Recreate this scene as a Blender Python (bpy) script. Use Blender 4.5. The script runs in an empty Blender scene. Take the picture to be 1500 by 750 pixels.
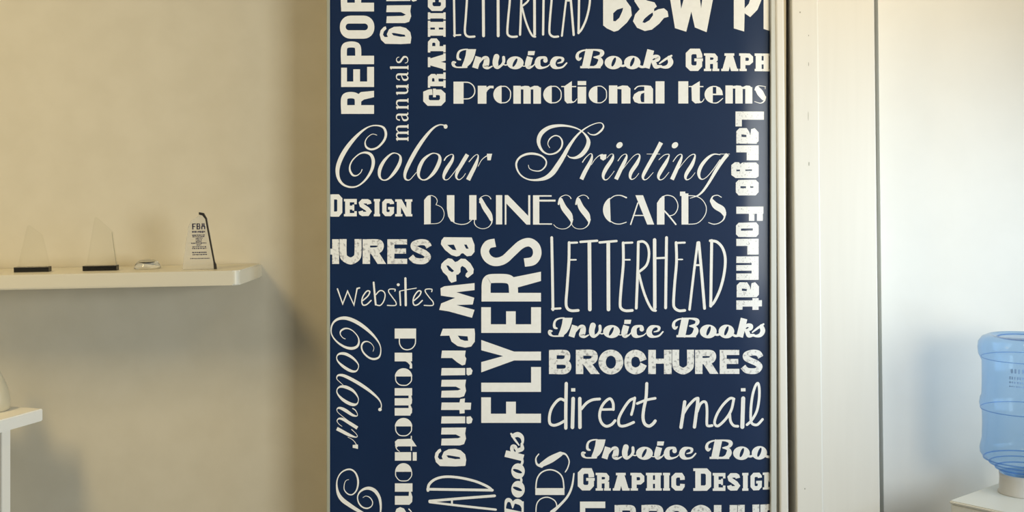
import bpy, bmesh, math
from mathutils import Vector, Matrix
from mathutils.geometry import tessellate_polygon

sc = bpy.context.scene
col = sc.collection

# ------------------------------------------------------------------ camera, light, exposure
CAM_D, CAM_Z, F = 4.317, 1.85, 1800.0          # metres to the wall, eye height, focal length in pixels of the 1500 px frame
HV = 250.0                                     # pixel row of the horizon
cd = bpy.data.cameras.new('camera')
cd.sensor_width = 36.0
cd.lens = 36.0 * F / 1500.0
cd.shift_y = -(375.0 - HV) / 1500.0
cam = bpy.data.objects.new('camera', cd)
cam.location = (0, -CAM_D, CAM_Z)
cam.rotation_euler = (math.pi / 2, 0, 0)
col.objects.link(cam)
sc.camera = cam

sc.view_settings.view_transform = 'Standard'
sc.view_settings.look = 'None'
sc.view_settings.gamma = 1.0
sc.view_settings.use_curve_mapping = False
sc.view_settings.exposure = 0.0
sc.cycles.use_denoising = True

world = bpy.data.worlds.new('World')
world.use_nodes = True
sc.world = world
bg = world.node_tree.nodes['Background']
bg.inputs[0].default_value = (0.35, 0.55, 1.0, 1)
bg.inputs[1].default_value = 0.05


def area(name, loc, target, size, size_y, power, colour, spread=180):
    l = bpy.data.lights.new(name, 'AREA')
    l.shape = 'RECTANGLE'
    l.size, l.size_y = size, size_y
    l.energy = power
    l.color = colour
    l.spread = math.radians(spread)
    o = bpy.data.objects.new(name, l)
    o.location = loc
    o.rotation_euler = (Vector(target) - Vector(loc)).to_track_quat('-Z', 'Y').to_euler()
    col.objects.link(o)
    return o


# warm ceiling lamps on the left and over the right corner, daylight through the two side windows
area('ceiling_lamp_light', (-2.60, -1.90, 3.70), (-1.45, 0.2, 0.25), 0.55, 1.50, 33.5, (1.0, 0.755, 0.37), 118)
area('window_light', (2.50, -1.05, 1.55), (1.2, -0.2, 1.60), 1.0, 0.95, 10.3, (0.67, 0.84, 1.0), 105)
area('far_window_light', (2.50, -3.60, 1.75), (-1.5, -2.6, 1.35), 1.7, 1.3, 112.0, (0.97, 1.0, 0.94), 150)
area('corner_lamp_light', (1.45, -1.25, 3.70), (1.3, 0.0, 2.6), 0.4, 0.4, 6.2, (0.97, 0.60, 0.08), 110)


# ------------------------------------------------------------------ helpers
def P(u, v, y=0.0):
    """point standing at depth y (0 = wall plane) that the photo shows at pixel u, v"""
    d = CAM_D + y
    return Vector(((u - 750.0) * d / F, y, CAM_Z - (v - HV) * d / F))


def principled(name, colour, rough=0.5, spec=0.5, **kw):
    m = bpy.data.materials.new(name)
    m.use_nodes = True
    b = m.node_tree.nodes['Principled BSDF']
    b.inputs['Base Color'].default_value = (*colour, 1)
    b.inputs['Roughness'].default_value = rough
    b.inputs['Specular IOR Level'].default_value = spec
    for k, val in kw.items():
        b.inputs[k.replace('_', ' ')].default_value = val
    return m


def noisy(name, c1, c2, scale, rough=0.6, spec=0.3, lo=0.35, hi=0.65, detail=4.0, bump=0.0, stretch=(1, 1, 1)):
    m = principled(name, c1, rough, spec)
    nt = m.node_tree
    b = nt.nodes['Principled BSDF']
    tc = nt.nodes.new('ShaderNodeTexCoord')
    mp = nt.nodes.new('ShaderNodeMapping')
    mp.inputs['Scale'].default_value = stretch
    n = nt.nodes.new('ShaderNodeTexNoise')
    n.inputs['Scale'].default_value = scale
    n.inputs['Detail'].default_value = detail
    r = nt.nodes.new('ShaderNodeValToRGB')
    r.color_ramp.elements[0].position = lo
    r.color_ramp.elements[1].position = hi
    r.color_ramp.elements[0].color = (*c1, 1)
    r.color_ramp.elements[1].color = (*c2, 1)
    nt.links.new(tc.outputs['Object'], mp.inputs['Vector'])
    nt.links.new(mp.outputs['Vector'], n.inputs['Vector'])
    nt.links.new(n.outputs['Fac'], r.inputs['Fac'])
    nt.links.new(r.outputs['Color'], b.inputs['Base Color'])
    if bump:
        bp = nt.nodes.new('ShaderNodeBump')
        bp.inputs['Strength'].default_value = bump
        bp.inputs['Distance'].default_value = 0.002
        nt.links.new(n.outputs['Fac'], bp.inputs['Height'])
        nt.links.new(bp.outputs['Normal'], b.inputs['Normal'])
    return m


def clear(name, tint, rough=0.02, ior=1.45, strength=1.0):
    """thin clear material: tinted see-through plus a fresnel reflection"""
    m = bpy.data.materials.new(name)
    m.use_nodes = True
    nt = m.node_tree
    for n in list(nt.nodes):
        nt.nodes.remove(n)
    out = nt.nodes.new('ShaderNodeOutputMaterial')
    mix = nt.nodes.new('ShaderNodeMixShader')
    tr = nt.nodes.new('ShaderNodeBsdfTransparent')
    tr.inputs[0].default_value = (*tint, 1)
    gl = nt.nodes.new('ShaderNodeBsdfGlossy')
    gl.inputs['Roughness'].default_value = rough
    lw = nt.nodes.new('ShaderNodeLayerWeight')
    lw.inputs['Blend'].default_value = 0.5
    pw = nt.nodes.new('ShaderNodeMath')
    pw.operation = 'POWER'
    pw.inputs[1].default_value = 4.0
    mu = nt.nodes.new('ShaderNodeMath')
    mu.operation = 'MULTIPLY_ADD'
    mu.inputs[1].default_value = strength
    mu.inputs[2].default_value = ((ior - 1) / (ior + 1)) ** 2
    nt.links.new(lw.outputs['Facing'], pw.inputs[0])
    nt.links.new(pw.outputs[0], mu.inputs[0])
    nt.links.new(mu.outputs[0], mix.inputs[0])
    nt.links.new(tr.outputs[0], mix.inputs[1])
    nt.links.new(gl.outputs[0], mix.inputs[2])
    nt.links.new(mix.outputs[0], out.inputs[0])
    return m


def milky(name, tint, body, amount, rough=0.12, ior=1.35, strength=0.35):
    """clear sheet with a little light-scattering body of its own"""
    m = clear(name, tint, rough, ior, strength)
    nt = m.node_tree
    out = [n for n in nt.nodes if n.type == 'OUTPUT_MATERIAL'][0]
    first = out.inputs[0].links[0].from_socket
    di = nt.nodes.new('ShaderNodeBsdfDiffuse')
    di.inputs[0].default_value = (*body, 1)
    tl = nt.nodes.new('ShaderNodeBsdfTranslucent')
    tl.inputs[0].default_value = (*body, 1)
    a = nt.nodes.new('ShaderNodeMixShader')
    a.inputs[0].default_value = 0.5
    b = nt.nodes.new('ShaderNodeMixShader')
    b.inputs[0].default_value = amount
    nt.links.new(di.outputs[0], a.inputs[1])
    nt.links.new(tl.outputs[0], a.inputs[2])
    nt.links.new(first, b.inputs[1])
    nt.links.new(a.outputs[0], b.inputs[2])
    nt.links.new(b.outputs[0], out.inputs[0])
    return m


M = {
    'wall': noisy('wall_paint', (0.565, 0.525, 0.425), (0.59, 0.55, 0.45), 9.0, 0.75, 0.2, bump=0.05),
    'panel': noisy('wall_panel_paint', (0.82, 0.80, 0.745), (0.84, 0.82, 0.765), 7.0, 0.6, 0.25, bump=0.04),
    'gloss': noisy('woodwork_gloss_paint', (0.80, 0.775, 0.71), (0.815, 0.79, 0.725), 3.0, 0.40, 0.4, stretch=(14, 14, 0.7), bump=0.03),
    'ceiling': principled('ceiling_paint', (0.8, 0.78, 0.74), 0.9, 0.1),
    'floor': noisy('floor_carpet', (0.16, 0.17, 0.19), (0.24, 0.25, 0.27), 160.0, 0.95, 0.1, bump=0.4),
    'shelf': principled('shelf_white_lacquer', (0.63, 0.595, 0.49), 0.35, 0.4),
    'table': principled('table_white_laminate', (0.84, 0.82, 0.76), 0.35, 0.4),
    'navy': noisy('banner_navy_print', (0.0022, 0.0160, 0.060), (0.0028, 0.0190, 0.068), 3.0, 0.55, 0.22),
    'print': noisy('banner_white_print', (0.87, 0.865, 0.835), (0.90, 0.895, 0.87), 60.0, 0.42, 0.4),
    'worn': noisy('banner_worn_print', (0.36, 0.355, 0.36), (0.85, 0.845, 0.82), 95.0, 0.45, 0.4, lo=0.30, hi=0.47, detail=4.0),
    'chunky': noisy('banner_flecked_print', (0.30, 0.29, 0.29), (0.84, 0.835, 0.81), 210.0, 0.45, 0.4, lo=0.27, hi=0.40, detail=2.0),
    'alu': principled('banner_rail_aluminium', (0.62, 0.63, 0.59), 0.55, 0.4, Metallic=0.15),
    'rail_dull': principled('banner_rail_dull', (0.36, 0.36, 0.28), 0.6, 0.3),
    'black': principled('black_glossy_base', (0.006, 0.006, 0.006), 0.25, 0.5),
    'crystal': clear('clear_crystal', (0.985, 0.985, 0.975), 0.05, 1.3, 0.3),
    'painted_refraction': principled('painted_dark_refraction', (0.035, 0.032, 0.028), 0.15, 0.6),
    'painted_edge_line': principled('painted_edge_reflection', (0.30, 0.28, 0.20), 0.3, 0.5),
    'ring': milky('blue_moulded_ring', (0.66, 0.81, 0.97), (0.25, 0.46, 0.85), 0.20),
    'frost': milky('pale_engraved_crystal', (0.97, 0.97, 0.96), (0.85, 0.85, 0.82), 0.30),
    'dome': principled('solid_clear_glass', (0.97, 0.98, 0.97), 0.04, 0.5, Transmission_Weight=1.0, IOR=1.45),
    'engrave': principled('engraved_grey_blue', (0.05, 0.05, 0.085), 0.6, 0.2),
    'bottle': milky('blue_bottle_plastic', (0.69, 0.83, 0.965), (0.36, 0.56, 0.86), 0.14, 0.10, 1.40, 0.8),
    'bottle_ink': principled('bottle_faded_ink', (0.26, 0.42, 0.72), 0.5, 0.3),
    'cooler': principled('cooler_cream_plastic', (0.72, 0.72, 0.66), 0.4, 0.4),
    'collar': principled('cooler_collar_grey', (0.60, 0.58, 0.54), 0.45, 0.4),
    'vase': principled('cream_glazed_ceramic', (0.54, 0.49, 0.36), 0.35, 0.5),
    'mark': principled('old_filler_mark', (0.42, 0.40, 0.34), 0.7, 0.2),
    'shadow_gap': principled('bare_gap_paint', (0.66, 0.64, 0.56), 0.8, 0.1),
    'frame': principled('window_frame_paint', (0.85, 0.85, 0.83), 0.4, 0.4),
    'glass': clear('window_pane_glass', (0.98, 0.99, 1.0), 0.02, 1.3, 0.5),
}

for q in ('navy', 'print', 'worn', 'chunky'):
    b_ = M[q].node_tree.nodes['Principled BSDF']
    b_.inputs['Coat Weight'].default_value = 0.32
    b_.inputs['Coat Roughness'].default_value = 0.17


def link(name, me, mat, parent=None, smooth=False):
    o = bpy.data.objects.new(name, me)
    me.materials.append(mat)
    if smooth:
        for p in me.polygons:
            p.use_smooth = True
    if parent is not None:
        o.parent = parent
    col.objects.link(o)
    return o


def from_bm(name, bm, mat, parent=None, smooth=False):
    me = bpy.data.meshes.new(name)
    bmesh.ops.recalc_face_normals(bm, faces=bm.faces)
    bm.to_mesh(me)
    bm.free()
    return link(name, me, mat, parent, smooth)


def box_into(bm, x0, x1, y0, y1, z0, z1, lean=0.0, bevel=0.0, seg=2):
    """box whose sides may lean sideways with height (lean = x shift per metre of z, about z = CAM_Z)"""
    vs = [bm.verts.new((x + lean * (z - CAM_Z), y, z)) for z in (z0, z1) for y in (y0, y1) for x in (x0, x1)]
    fs = [bm.faces.new([vs[i] for i in q]) for q in
          ((0, 1, 3, 2), (4, 6, 7, 5), (0, 4, 5, 1), (2, 3, 7, 6), (0, 2, 6, 4), (1, 5, 7, 3))]
    if bevel:
        es = list({e for f in fs for e in f.edges})
        bmesh.ops.bevel(bm, geom=es, offset=bevel, segments=seg, affect='EDGES', profile=0.5)


def prism_into(bm, outline, z0, z1):
    """outline (x, y) extruded in z"""
    lo = [bm.verts.new((x, y, z0)) for x, y in outline]
    hi = [bm.verts.new((x, y, z1)) for x, y in outline]
    n = len(outline)
    bm.faces.new(lo[::-1])
    bm.faces.new(hi)
    for i in range(n):
        bm.faces.new((lo[i], lo[(i + 1) % n], hi[(i + 1) % n], hi[i]))


def lathe_into(bm, prof, n=64, cx=0.0, cy=0.0):
    rings = []
    for r, z in prof:
        rings.append([bm.verts.new((cx + r * math.cos(2 * math.pi * k / n), cy + r * math.sin(2 * math.pi * k / n), z)) for k in range(n)])
    for a, b in zip(rings, rings[1:]):
        for k in range(n):
            bm.faces.new((a[k], a[(k + 1) % n], b[(k + 1) % n], b[k]))
    return rings


def empty(name, loc, label, cat, rz=0.0, ry=0.0, group=None):
    o = bpy.data.objects.new(name, None)
    o.location = loc
    o.rotation_euler = (0, ry, rz)
    o.empty_display_size = 0.05
    o['label'] = label
    o['category'] = cat
    if group:
        o['group'] = group
    col.objects.link(o)
    return o


def structure(o):
    o['kind'] = 'structure'
    return o


# ------------------------------------------------------------------ the room
def slab(name, mat, *a, **k):
    bm = bmesh.new()
    box_into(bm, *a, **k)
    return structure(from_bm(name, bm, mat))


FLOOR, CEIL, XL, XR, YF = 0.0, 3.95, -3.2, 2.62, -5.2
slab('floor', M['floor'], XL, XR, YF, 0.40, -0.1, 0.0)
slab('ceiling', M['ceiling'], XL, XR, YF, 0.40, CEIL, CEIL + 0.1)
WL = 0.20                                          # the wall with the shelf lies this far behind the banner's pier
PX0 = (480.5 - 750.0) * CAM_D / F
slab('wall_back', M['wall'], XL, PX0 + 0.02, WL, WL + 0.12, 0.0, CEIL)
UX = lambda u: (u - 750.0) * CAM_D / F
slab('wall_pier', M['wall'], PX0, UX(1151.5), 0.0, 0.40, 0.0, CEIL)
slab('wall_pier_right', M['shadow_gap'], UX(1151.5), UX(1285), 0.10, 0.40, 0.0, CEIL)
slab('wall_left', M['wall'], XL - 0.1, XL, YF, 0.40, 0.0, CEIL)
# side wall with two window openings
WINS = ((-1.60, -0.50, 0.98, 2.13), (-4.50, -2.70, 1.08, 2.42))
bm = bmesh.new()
for y0, y1, z0, z1 in ((YF, -4.50, 0, CEIL), (-4.50, -2.70, 0, 1.08), (-4.50, -2.70, 2.42, CEIL), (-2.70, -1.60, 0, CEIL),
                       (-1.60, -0.50, 0, 0.98), (-1.60, -0.50, 2.13, CEIL), (-0.50, 0.40, 0, CEIL)):
    box_into(bm, XR, XR + 0.12, y0, y1, z0, z1)
structure(from_bm('wall_right', bm, M['panel']))
t = 0.05
for n, (wy0, wy1, wz0, wz1) in enumerate(WINS):
    bm = bmesh.new()
    for y0, y1, z0, z1 in ((wy0, wy0 + t, wz0, wz1), (wy1 - t, wy1, wz0, wz1), (wy0 + t, wy1 - t, wz0, wz0 + t), (wy0 + t, wy1 - t, wz1 - t, wz1),
                           ((wy0 + wy1) / 2 - 0.02, (wy0 + wy1) / 2 + 0.02, wz0 + t, wz1 - t)):
        box_into(bm, XR + 0.03, XR + 0.09, y0, y1, z0, z1)
    win = structure(from_bm('window_%d' % (n + 1), bm, M['frame']))
    bm = bmesh.new()
    box_into(bm, XR + 0.055, XR + 0.061, wy0 + t, wy1 - t, wz0 + t, wz1 - t)
    from_bm('window_pane', bm, M['glass'], win)

# timber strips and boards between the banner and the right-hand panel; they lean a little
LEAN = -0.0115
ux = lambda u: (u - 750.0) * CAM_D / F


def strip(name, u0, u1, depth, mat, bevel=0.003, lean=LEAN, rows=375.0, y1=0.0):
    k = (CAM_D - depth) / F
    zref = CAM_Z - (rows - HV) * CAM_D / F
    off = -lean * (zref - CAM_Z)
    bm = bmesh.new()
    box_into(bm, (u0 - 750) * k + off, (u1 - 750) * k + off, -depth, y1, 0.0, CEIL, lean=lean, bevel=bevel)
    return structure(from_bm(name, bm, mat))


strip('trim_1', 1139.5, 1152, 0.024, M['gloss'], 0.006, lean=-0.009)
strip('trim_2', 1163.5, 1202.0, 0.030, M['gloss'], 0.004, lean=-0.0105, y1=0.10)
strip('trim_3', 1197.0, 1285.0, 0.026, M['gloss'], 0.003, y1=0.10)
WR = 0.10                                          # the right-hand panel lies behind the boards, a slot between
k = (CAM_D + WR) / F
bm = bmesh.new()
box_into(bm, (1290.5 - 750) * k, XR, WR, WR + 0.2, 0.0, CEIL)
for v in bm.verts:
    if v.co.x < 2.0:
        v.co.x += LEAN * (v.co.z - P(0, 375, WR).z)
structure(from_bm('wall_back_right', bm, M['panel']))
slab('trim_4', M['shadow_gap'], UX(1285), 1.9, WR + 0.2, 0.40, 0.0, CEIL)

# small filled nail marks on the first board
bm = bmesh.new()
for u, v, w, h in ((1172, 18, 2.2, 2.6), (1184.5, 52, 1.3, 2.4), (1184.5, 94, 1.1, 6.0), (1185, 240, 1.6, 6.0), (1179, 716, 1.8, 2.4), (1184, 170, .8, 14)):
    p = P(u, v, -0.0302)
    bm2 = [bm.verts.new((p.x + w / F * CAM_D * .5 * math.cos(a), p.y, p.z + h / F * CAM_D * .5 * math.sin(a))) for a in [i * math.pi / 6 for i in range(12)]]
    bm.faces.new(bm2)
from_bm('nail_marks', bm, M['mark'], bpy.data.objects['trim_2'])

# ------------------------------------------------------------------ lettering: pens that draw on the banner sheet
def nums(t):
    return [tuple(float(c) for c in q.split(',')) for q in t.split()]


def spline(pts, closed, n=7):
    m = len(pts)
    out = []
    for i in range(m if closed else m - 1):
        g = lambda k: pts[k % m] if closed else pts[min(max(k, 0), m - 1)]
        a, b, c, d = g(i - 1), g(i), g(i + 1), g(i + 2)
        for k in range(n):
            t = k / n
            out.append(tuple(0.5 * (2 * q + (r - p) * t + (2 * p - 5 * q + 4 * r - s) * t * t + (3 * q - p - 3 * r + s) * t ** 3)
                             for p, q, r, s in zip(a, b, c, d)))
    if not closed:
        out.append(pts[-1])
    return out


class Pen:
    """draws in a local frame (origin x0, y0 and s units per layout unit)"""
    def __init__(self, x0, y0, s):
        self.o, self.s_, self.out = (x0, y0), s, []

    def add(self, verts, faces):
        s, (a, b) = self.s_, self.o
        self.out.append(([(x / s + a, y / s + b) for x, y in verts], faces))

    def poly(self, *loops):
        loops = [nums(q) if isinstance(q, str) else q for q in loops]
        tri = tessellate_polygon([[Vector((x, y, 0)) for x, y in q] for q in loops])
        self.add([p for q in loops for p in q], [tuple(t) for t in tri])
        return self

    def rect(self, *rs):
        for x0, y0, x1, y1 in rs:
            self.add([(x0, y0), (x1, y0), (x1, y1), (x0, y1)], [(0, 1, 2, 3)])
        return self

    def line(self, pts, w, smooth=True, closed=False, cap='round'):
        p = nums(pts) if isinstance(pts, str) else pts
        w = [float(q) for q in w.split(',')] if isinstance(w, str) else [w] * len(p)
        w = [w[min(len(w) - 1, int(i * len(w) / len(p)))] if len(w) != len(p) else w[i] for i in range(len(p))]
        # soft edges make fine strokes look wider than the ink is
        thin = lambda k: k - self.s_ * 0.6 * min(1.0, max(0.0, (5.0 - k / self.s_) / 3.0)) if k / self.s_ > 1.3 else k * 0.62
        q = [(x, y, thin(k)) for (x, y), k in zip(p, w)]
        if smooth:
            q = spline(q, closed)
        n = len(q)
        L, R = [], []
        for i in range(n):
            a = q[(i - 1) % n] if (closed or i > 0) else None
            c = q[(i + 1) % n] if (closed or i < n - 1) else None
            b = q[i]
            def unit(u, v):
                d = math.hypot(v[0] - u[0], v[1] - u[1]) or 1e-9
                return ((v[0] - u[0]) / d, (v[1] - u[1]) / d)
            d1 = unit(a, b) if a else unit(b, c)
            d2 = unit(b, c) if c else d1
            nx, ny = -(d1[1] + d2[1]), d1[0] + d2[0]
            l = math.hypot(nx, ny) or 1e-9
            nx, ny = nx / l, ny / l
            co = max(0.45, nx * -d1[1] + ny * d1[0])
            h = max(0.3, b[2]) / 2 / co
            L.append((b[0] + nx * h, b[1] + ny * h))
            R.append((b[0] - nx * h, b[1] - ny * h))
        faces = [(i, (i + 1) % n, n + (i + 1) % n, n + i) for i in range(n if closed else n - 1)]
        self.add(L + R, faces)
        if cap == 'round' and not closed:
            for i, j in ((0, 1), (n - 1, n - 2)):
                x, y, k = q[i]
                if k > 2:
                    self.disc(x, y, k / 2, k / 2, n=12)
        return self

    def disc(self, x, y, rx, ry, n=28, shear=0.0, a0=0, a1=360):
        v = []
        for k in range(n + 1 if a1 - a0 < 360 else n):
            t = math.radians(a0 + (a1 - a0) * k / n)
            v.append((x + rx * math.cos(t) - shear * ry * math.sin(t), y + ry * math.sin(t)))
        self.add(v, [tuple(range(len(v)))])
        return self

    def ring(self, o, i, n=40, sh_o=0.0, sh_i=0.0):
        el = lambda e, sh: [(e[0] + e[2] * math.cos(2 * math.pi * k / n) - sh * e[3] * math.sin(2 * math.pi * k / n), e[1] + e[3] * math.sin(2 * math.pi * k / n)) for k in range(n)]
        self.add(el(o, sh_o) + el(i, sh_i), [(k, (k + 1) % n, n + (k + 1) % n, n + k) for k in range(n)])
        return self


def moved(pieces, fn):
    return [([fn(x, y) for x, y in v], f) for v, f in pieces]


def shift(pieces, du, dv):
    return moved(pieces, lambda x, y: (x + du, y + dv))


WORDS = []


def word(label, mat, *lists):
    WORDS.append((label, [p for l in lists for p in l], mat))


# ---- formal script: Colour Printing
k = Pen(484, 170, 6.25)
k.line('425,175 385,165 340,195 318,240 330,285 375,305 435,285 490,225 508,165 490,110 440,88 370,92 300,130 220,205 145,300 90,400 65,490 75,570 115,625 180,650 250,640 320,585 375,500 393,420 375,360 330,335 270,345 210,395 180,450 180,500 205,540 240,545 275,520 290,490',
       '9,11,14,20,20,20,22,24,22,16,14,20,30,38,40,36,28,22,18,16,20,26,30,28,22,15,14,16,20,20,14,11,12')
O1 = '560,345 500,400 455,480 450,550 480,585 530,575 590,510 635,430 640,370 605,342'
k.line(O1, '16,26,32,24,14,18,30,30,20,12', closed=True)
colour = k.out
k = Pen(590, 170, 6.25)
k.line('390,88 340,80 280,110 215,180 150,270 90,370 40,470 20,530 25,575 60,585 100,545 125,515', '14,14,20,28,34,36,34,28,20,12,10,8')
k.disc(392, 96, 18, 20)
k.line('255,348 190,400 150,480 145,545 175,582 225,575 290,510 335,420 335,365 300,342', '16,28,34,24,14,18,32,34,22,12', closed=True)
k.line('380,405 400,375 440,352 462,360 450,410 400,490 375,550 385,582 420,575 470,515 510,460', '14,14,10,14,28,36,26,14,10,10,10')
k.line('592,352 545,430 500,510 490,560 515,583 550,560 575,525', '36,36,30,20,12,10,8', cap='butt')
k.line('605,420 650,370 680,352 690,375 665,450 610,560 598,585', '12,10,10,16,32,38,38', cap='butt')
k.line('690,460 720,405 760,370 790,360', '8,10,12,16')
k.poly('770,345 818,345 805,405 775,405')
colour += k.out

k = Pen(750, 170, 6.25)
k.line('695,150 720,168 765,170 815,135 838,95 820,65 775,65 710,90 640,135 580,195 520,280 470,370 420,450 370,520 310,565 230,585 150,580 85,545 48,490 40,430 70,380 130,350 200,345 270,365 312,410 305,460 260,500 200,500 160,480 150,450',
       '10,12,16,20,16,12,11,13,17,22,30,38,44,46,36,22,16,16,18,20,20,22,22,18,16,16,14,12,10,9')
k.line('345,290 328,255 345,210 390,180 435,190 460,235 450,290 405,335 340,350 285,325 250,270 245,210 275,150 340,105 420,88 500,90 580,108 640,140 685,190 700,240 680,300 635,355 580,382 530,378 510,360',
       '8,10,14,14,14,18,18,18,16,20,28,36,38,32,26,20,16,14,24,36,40,36,24,14,10')
printing = k.out
k = Pen(845, 190, 7.5)
k.line('60,360 95,310 145,265 168,280 150,350 90,460 50,545', '16,14,12,18,36,44,44', cap='butt')
k.line('160,385 200,325 245,285 280,275', '9,11,14,20')
k.poly('255,275 325,270 320,320 290,340 258,320')
k.line('330,310 370,270 400,275 385,330 320,430 290,500 300,545 335,545 385,490 410,455', '10,10,15,36,42,34,20,13,10,9')
k.disc(468, 170, 34, 34, shear=0.25)
k.line('450,345 490,290 530,268 548,285 530,340 480,440 430,545', '13,12,12,20,36,42,44', cap='butt')
k.line('500,440 570,350 630,285 675,268 690,295 660,370 600,460 585,515 600,545 640,530 680,480', '9,10,11,15,22,40,40,30,17,11,9')
printing += k.out
k = Pen(930, 190, 6.818)
k.line('262,128 210,225 150,330 95,430 80,475 95,500 130,485 185,425', '42,38,36,34,26,15,11,9', cap='butt')
k.line('120,243 250,243', 9)
k.line('240,300 290,255 335,245 340,265 310,330 255,420 235,470 250,500 290,485 340,425', '11,11,13,17,34,38,28,15,11,9')
k.disc(400, 155, 31, 31, shear=0.25)
k.line('380,320 420,265 455,245 470,262 450,320 410,410 370,498', '12,12,12,17,32,38,40', cap='butt')
k.line('430,400 500,310 550,260 590,245 600,270 570,350 520,430 505,475 520,500 560,480 600,430', '9,10,11,14,20,36,36,27,15,10,9')
k.line('850,250 790,245 730,280 670,350 640,420 645,475 675,495 720,470 780,400 850,300', '12,17,28,34,34,24,13,11,11,11')
k.line('925,245 880,300 820,390 750,510 690,600 640,650 590,672 550,685', '38,38,34,28,24,19,13,9', cap='butt')
k.line('850,243 945,243', 10)
printing += k.out
word('white formal script word Colour', 'print', colour)
word('white formal script word Printing', 'print', printing)
vert = lambda x, y: (492.8 + 0.807 * (264.4 - y), 464.6 + 0.846 * (x - 492.8))
word('white formal script word Colour turned sideways at the left edge', 'print', moved(colour, vert))
word('white formal script word Printing turned sideways at the left edge', 'print', moved(printing, vert))

# ---- fat script: Invoice Books
k = Pen(655, 65, 15)
k.poly('425,105 637,105 605,240 565,345 510,430 430,500 330,512 325,470 370,360 405,240')
k.line('450,108 350,118 270,155 235,225 240,310 290,335', '34,40,50,56,62,44')
k.line('430,500 300,505 200,500 142,460 135,405 180,395', '44,40,40,66,74,44')
k.line('688,272 612,522', 132, smooth=False, cap='butt')
k.line('700,420 790,305 865,315 860,420 838,480 900,520 990,480', '30,60,110,128,114,56,34')
k.line('1085,272 1060,380 1070,465 1110,505 1180,470 1240,390 1240,285', '126,124,116,76,56,66,66')
k.line('1230,440 1290,455 1345,430', 34)
invoice = k.out
k = Pen(745, 65, 15)
k.ring((145, 405, 185, 142), (140, 402, 36, 92), sh_i=0.45)
k.line('300,470 350,480 400,450', 30)
k.line('470,275 425,440 445,500 520,485 580,425', '134,132,90,42,30', cap='butt')
k.poly('430,148 580,148 562,238 420,238')
k.line('810,355 805,300 730,290 660,325 635,410 660,485 740,515 850,485 900,440', '100,70,60,100,128,112,54,36,28')
k.line('1080,412 1170,385 1190,320 1120,290 1020,320 970,410 1000,485 1080,518 1190,495 1275,410', '30,50,66,50,100,124,104,52,46,40')
invoice += k.out
k = Pen(835, 65, 9.375)
k.line('268,72 212,322', 104, smooth=False, cap='butt')
k.rect((140, 298, 420, 328))
k.line('270,76 180,84 115,118 98,170 120,205 152,188', '20,26,36,46,44,24')
k.line('230,76 350,76 425,92 440,122 415,158 345,172', '26,28,46,60,40,22')
k.line('330,176 400,192 418,240 390,290 320,312 200,314', '24,44,76,66,30,24')
k.ring((595, 250, 120, 92), (600, 242, 24, 62), sh_i=0.35)
k.line('690,290 730,295 770,280', 34)
k.ring((855, 250, 112, 92), (855, 242, 24, 62), sh_i=0.35)
k.line('930,285 985,310 1050,300', 36)
k.line('1108,76 1045,324', 96, smooth=False, cap='butt')
k.line('1095,225 1150,170 1205,178 1200,212 1140,238', '30,44,62,52,30')
k.line('1130,232 1158,268 1180,306 1250,300', '40,62,56,34')
k.line('1230,262 1310,205 1393,156', '24,34,30')
k.line('1362,185 1382,245 1350,298 1290,314 1225,302', '60,72,58,38,28')
books = k.out
word('white fat script word Invoice near the top', 'print', invoice)
word('white fat script word Books near the top', 'print', books)


def span(pieces, x0, x1, y0, y1, X0, X1, Y0, Y1):
    return moved(pieces, lambda x, y: (X0 + (x - x0) * (X1 - X0) / (x1 - x0), Y0 + (y - y0) * (Y1 - Y0) / (y1 - y0)))


word('white fat script word Invoice above BROCHURES', 'print', span(invoice, 661.5, 830.5, 71.5, 100.5, 802.8, 971.5, 465.0, 494.2))
word('white fat script word Books above BROCHURES', 'print', span(books, 842, 985.5, 71.5, 100, 983.2, 1121, 465.0, 494.0))
word('white fat script word Invoice low down', 'print', span(invoice, 661.5, 830.5, 71.5, 100.5, 851.3, 1019.5, 643.2, 672.5))
word('white fat script word Books running off the right edge', 'print', span(books, 842, 985.5, 71.5, 100, 1031.8, 1170, 643.5, 672.3))
# Books upended: reads upward
word('white fat script Books turned to read upward', 'print',
     moved(books, lambda x, y: (738.6 + (y - 71.5) * 28.6 / 28.5, 633.5 + (985.5 - x) * 0.955)))

# ---- fat-stem display face: Promotional Items
k = Pen(660, 110, 8.8235)
k.rect((38, 85, 168, 370))
k.line('165,92 240,98 295,140 314,205 295,265 240,303 165,308', 19, cap='butt')
k.rect((352, 138, 464, 370))
k.poly('460,160 500,138 556,138 556,172 512,168 478,200 460,235')
k.line('660,146 720,150 768,200 776,252 765,310 720,352 660,358', 18, cap='butt')
k.disc(668, 252, 115, 117, n=20, a0=94, a1=266)
k.rect((812, 138, 908, 370), (942, 160, 1036, 370), (1070, 160, 1168, 370))
k.poly('905,150 960,138 1010,142 1036,165 1036,185 905,185')
k.poly('1030,160 1080,138 1130,140 1168,170 1168,185 1030,185')
k.line('1308,146 1370,150 1420,200 1430,252 1420,310 1370,352 1308,358', 18, cap='butt')
k.disc(1316, 252, 118, 117, n=20, a0=94, a1=266)
promo = k.out
k = Pen(820, 110, 9.375)
k.poly('60,155 165,82 165,345 190,380 100,390 66,350')
k.rect((20, 150, 225, 165))
k.line('150,382 205,362 235,325', '18,18,12')
k.rect((245, 160, 362, 390), (245, 82, 362, 138))
k.line('515,152 575,156 632,205 642,268 632,328 575,376 515,380', 18, cap='butt')
k.disc(522, 268, 126, 120, n=20, a0=93, a1=267)
k.rect((675, 142, 790, 390))
k.poly('787,165 860,142 930,146 970,185 970,390 848,390 848,195 787,190')
k.poly('1160,160 1250,150 1280,190 1280,390 1160,390')
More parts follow.
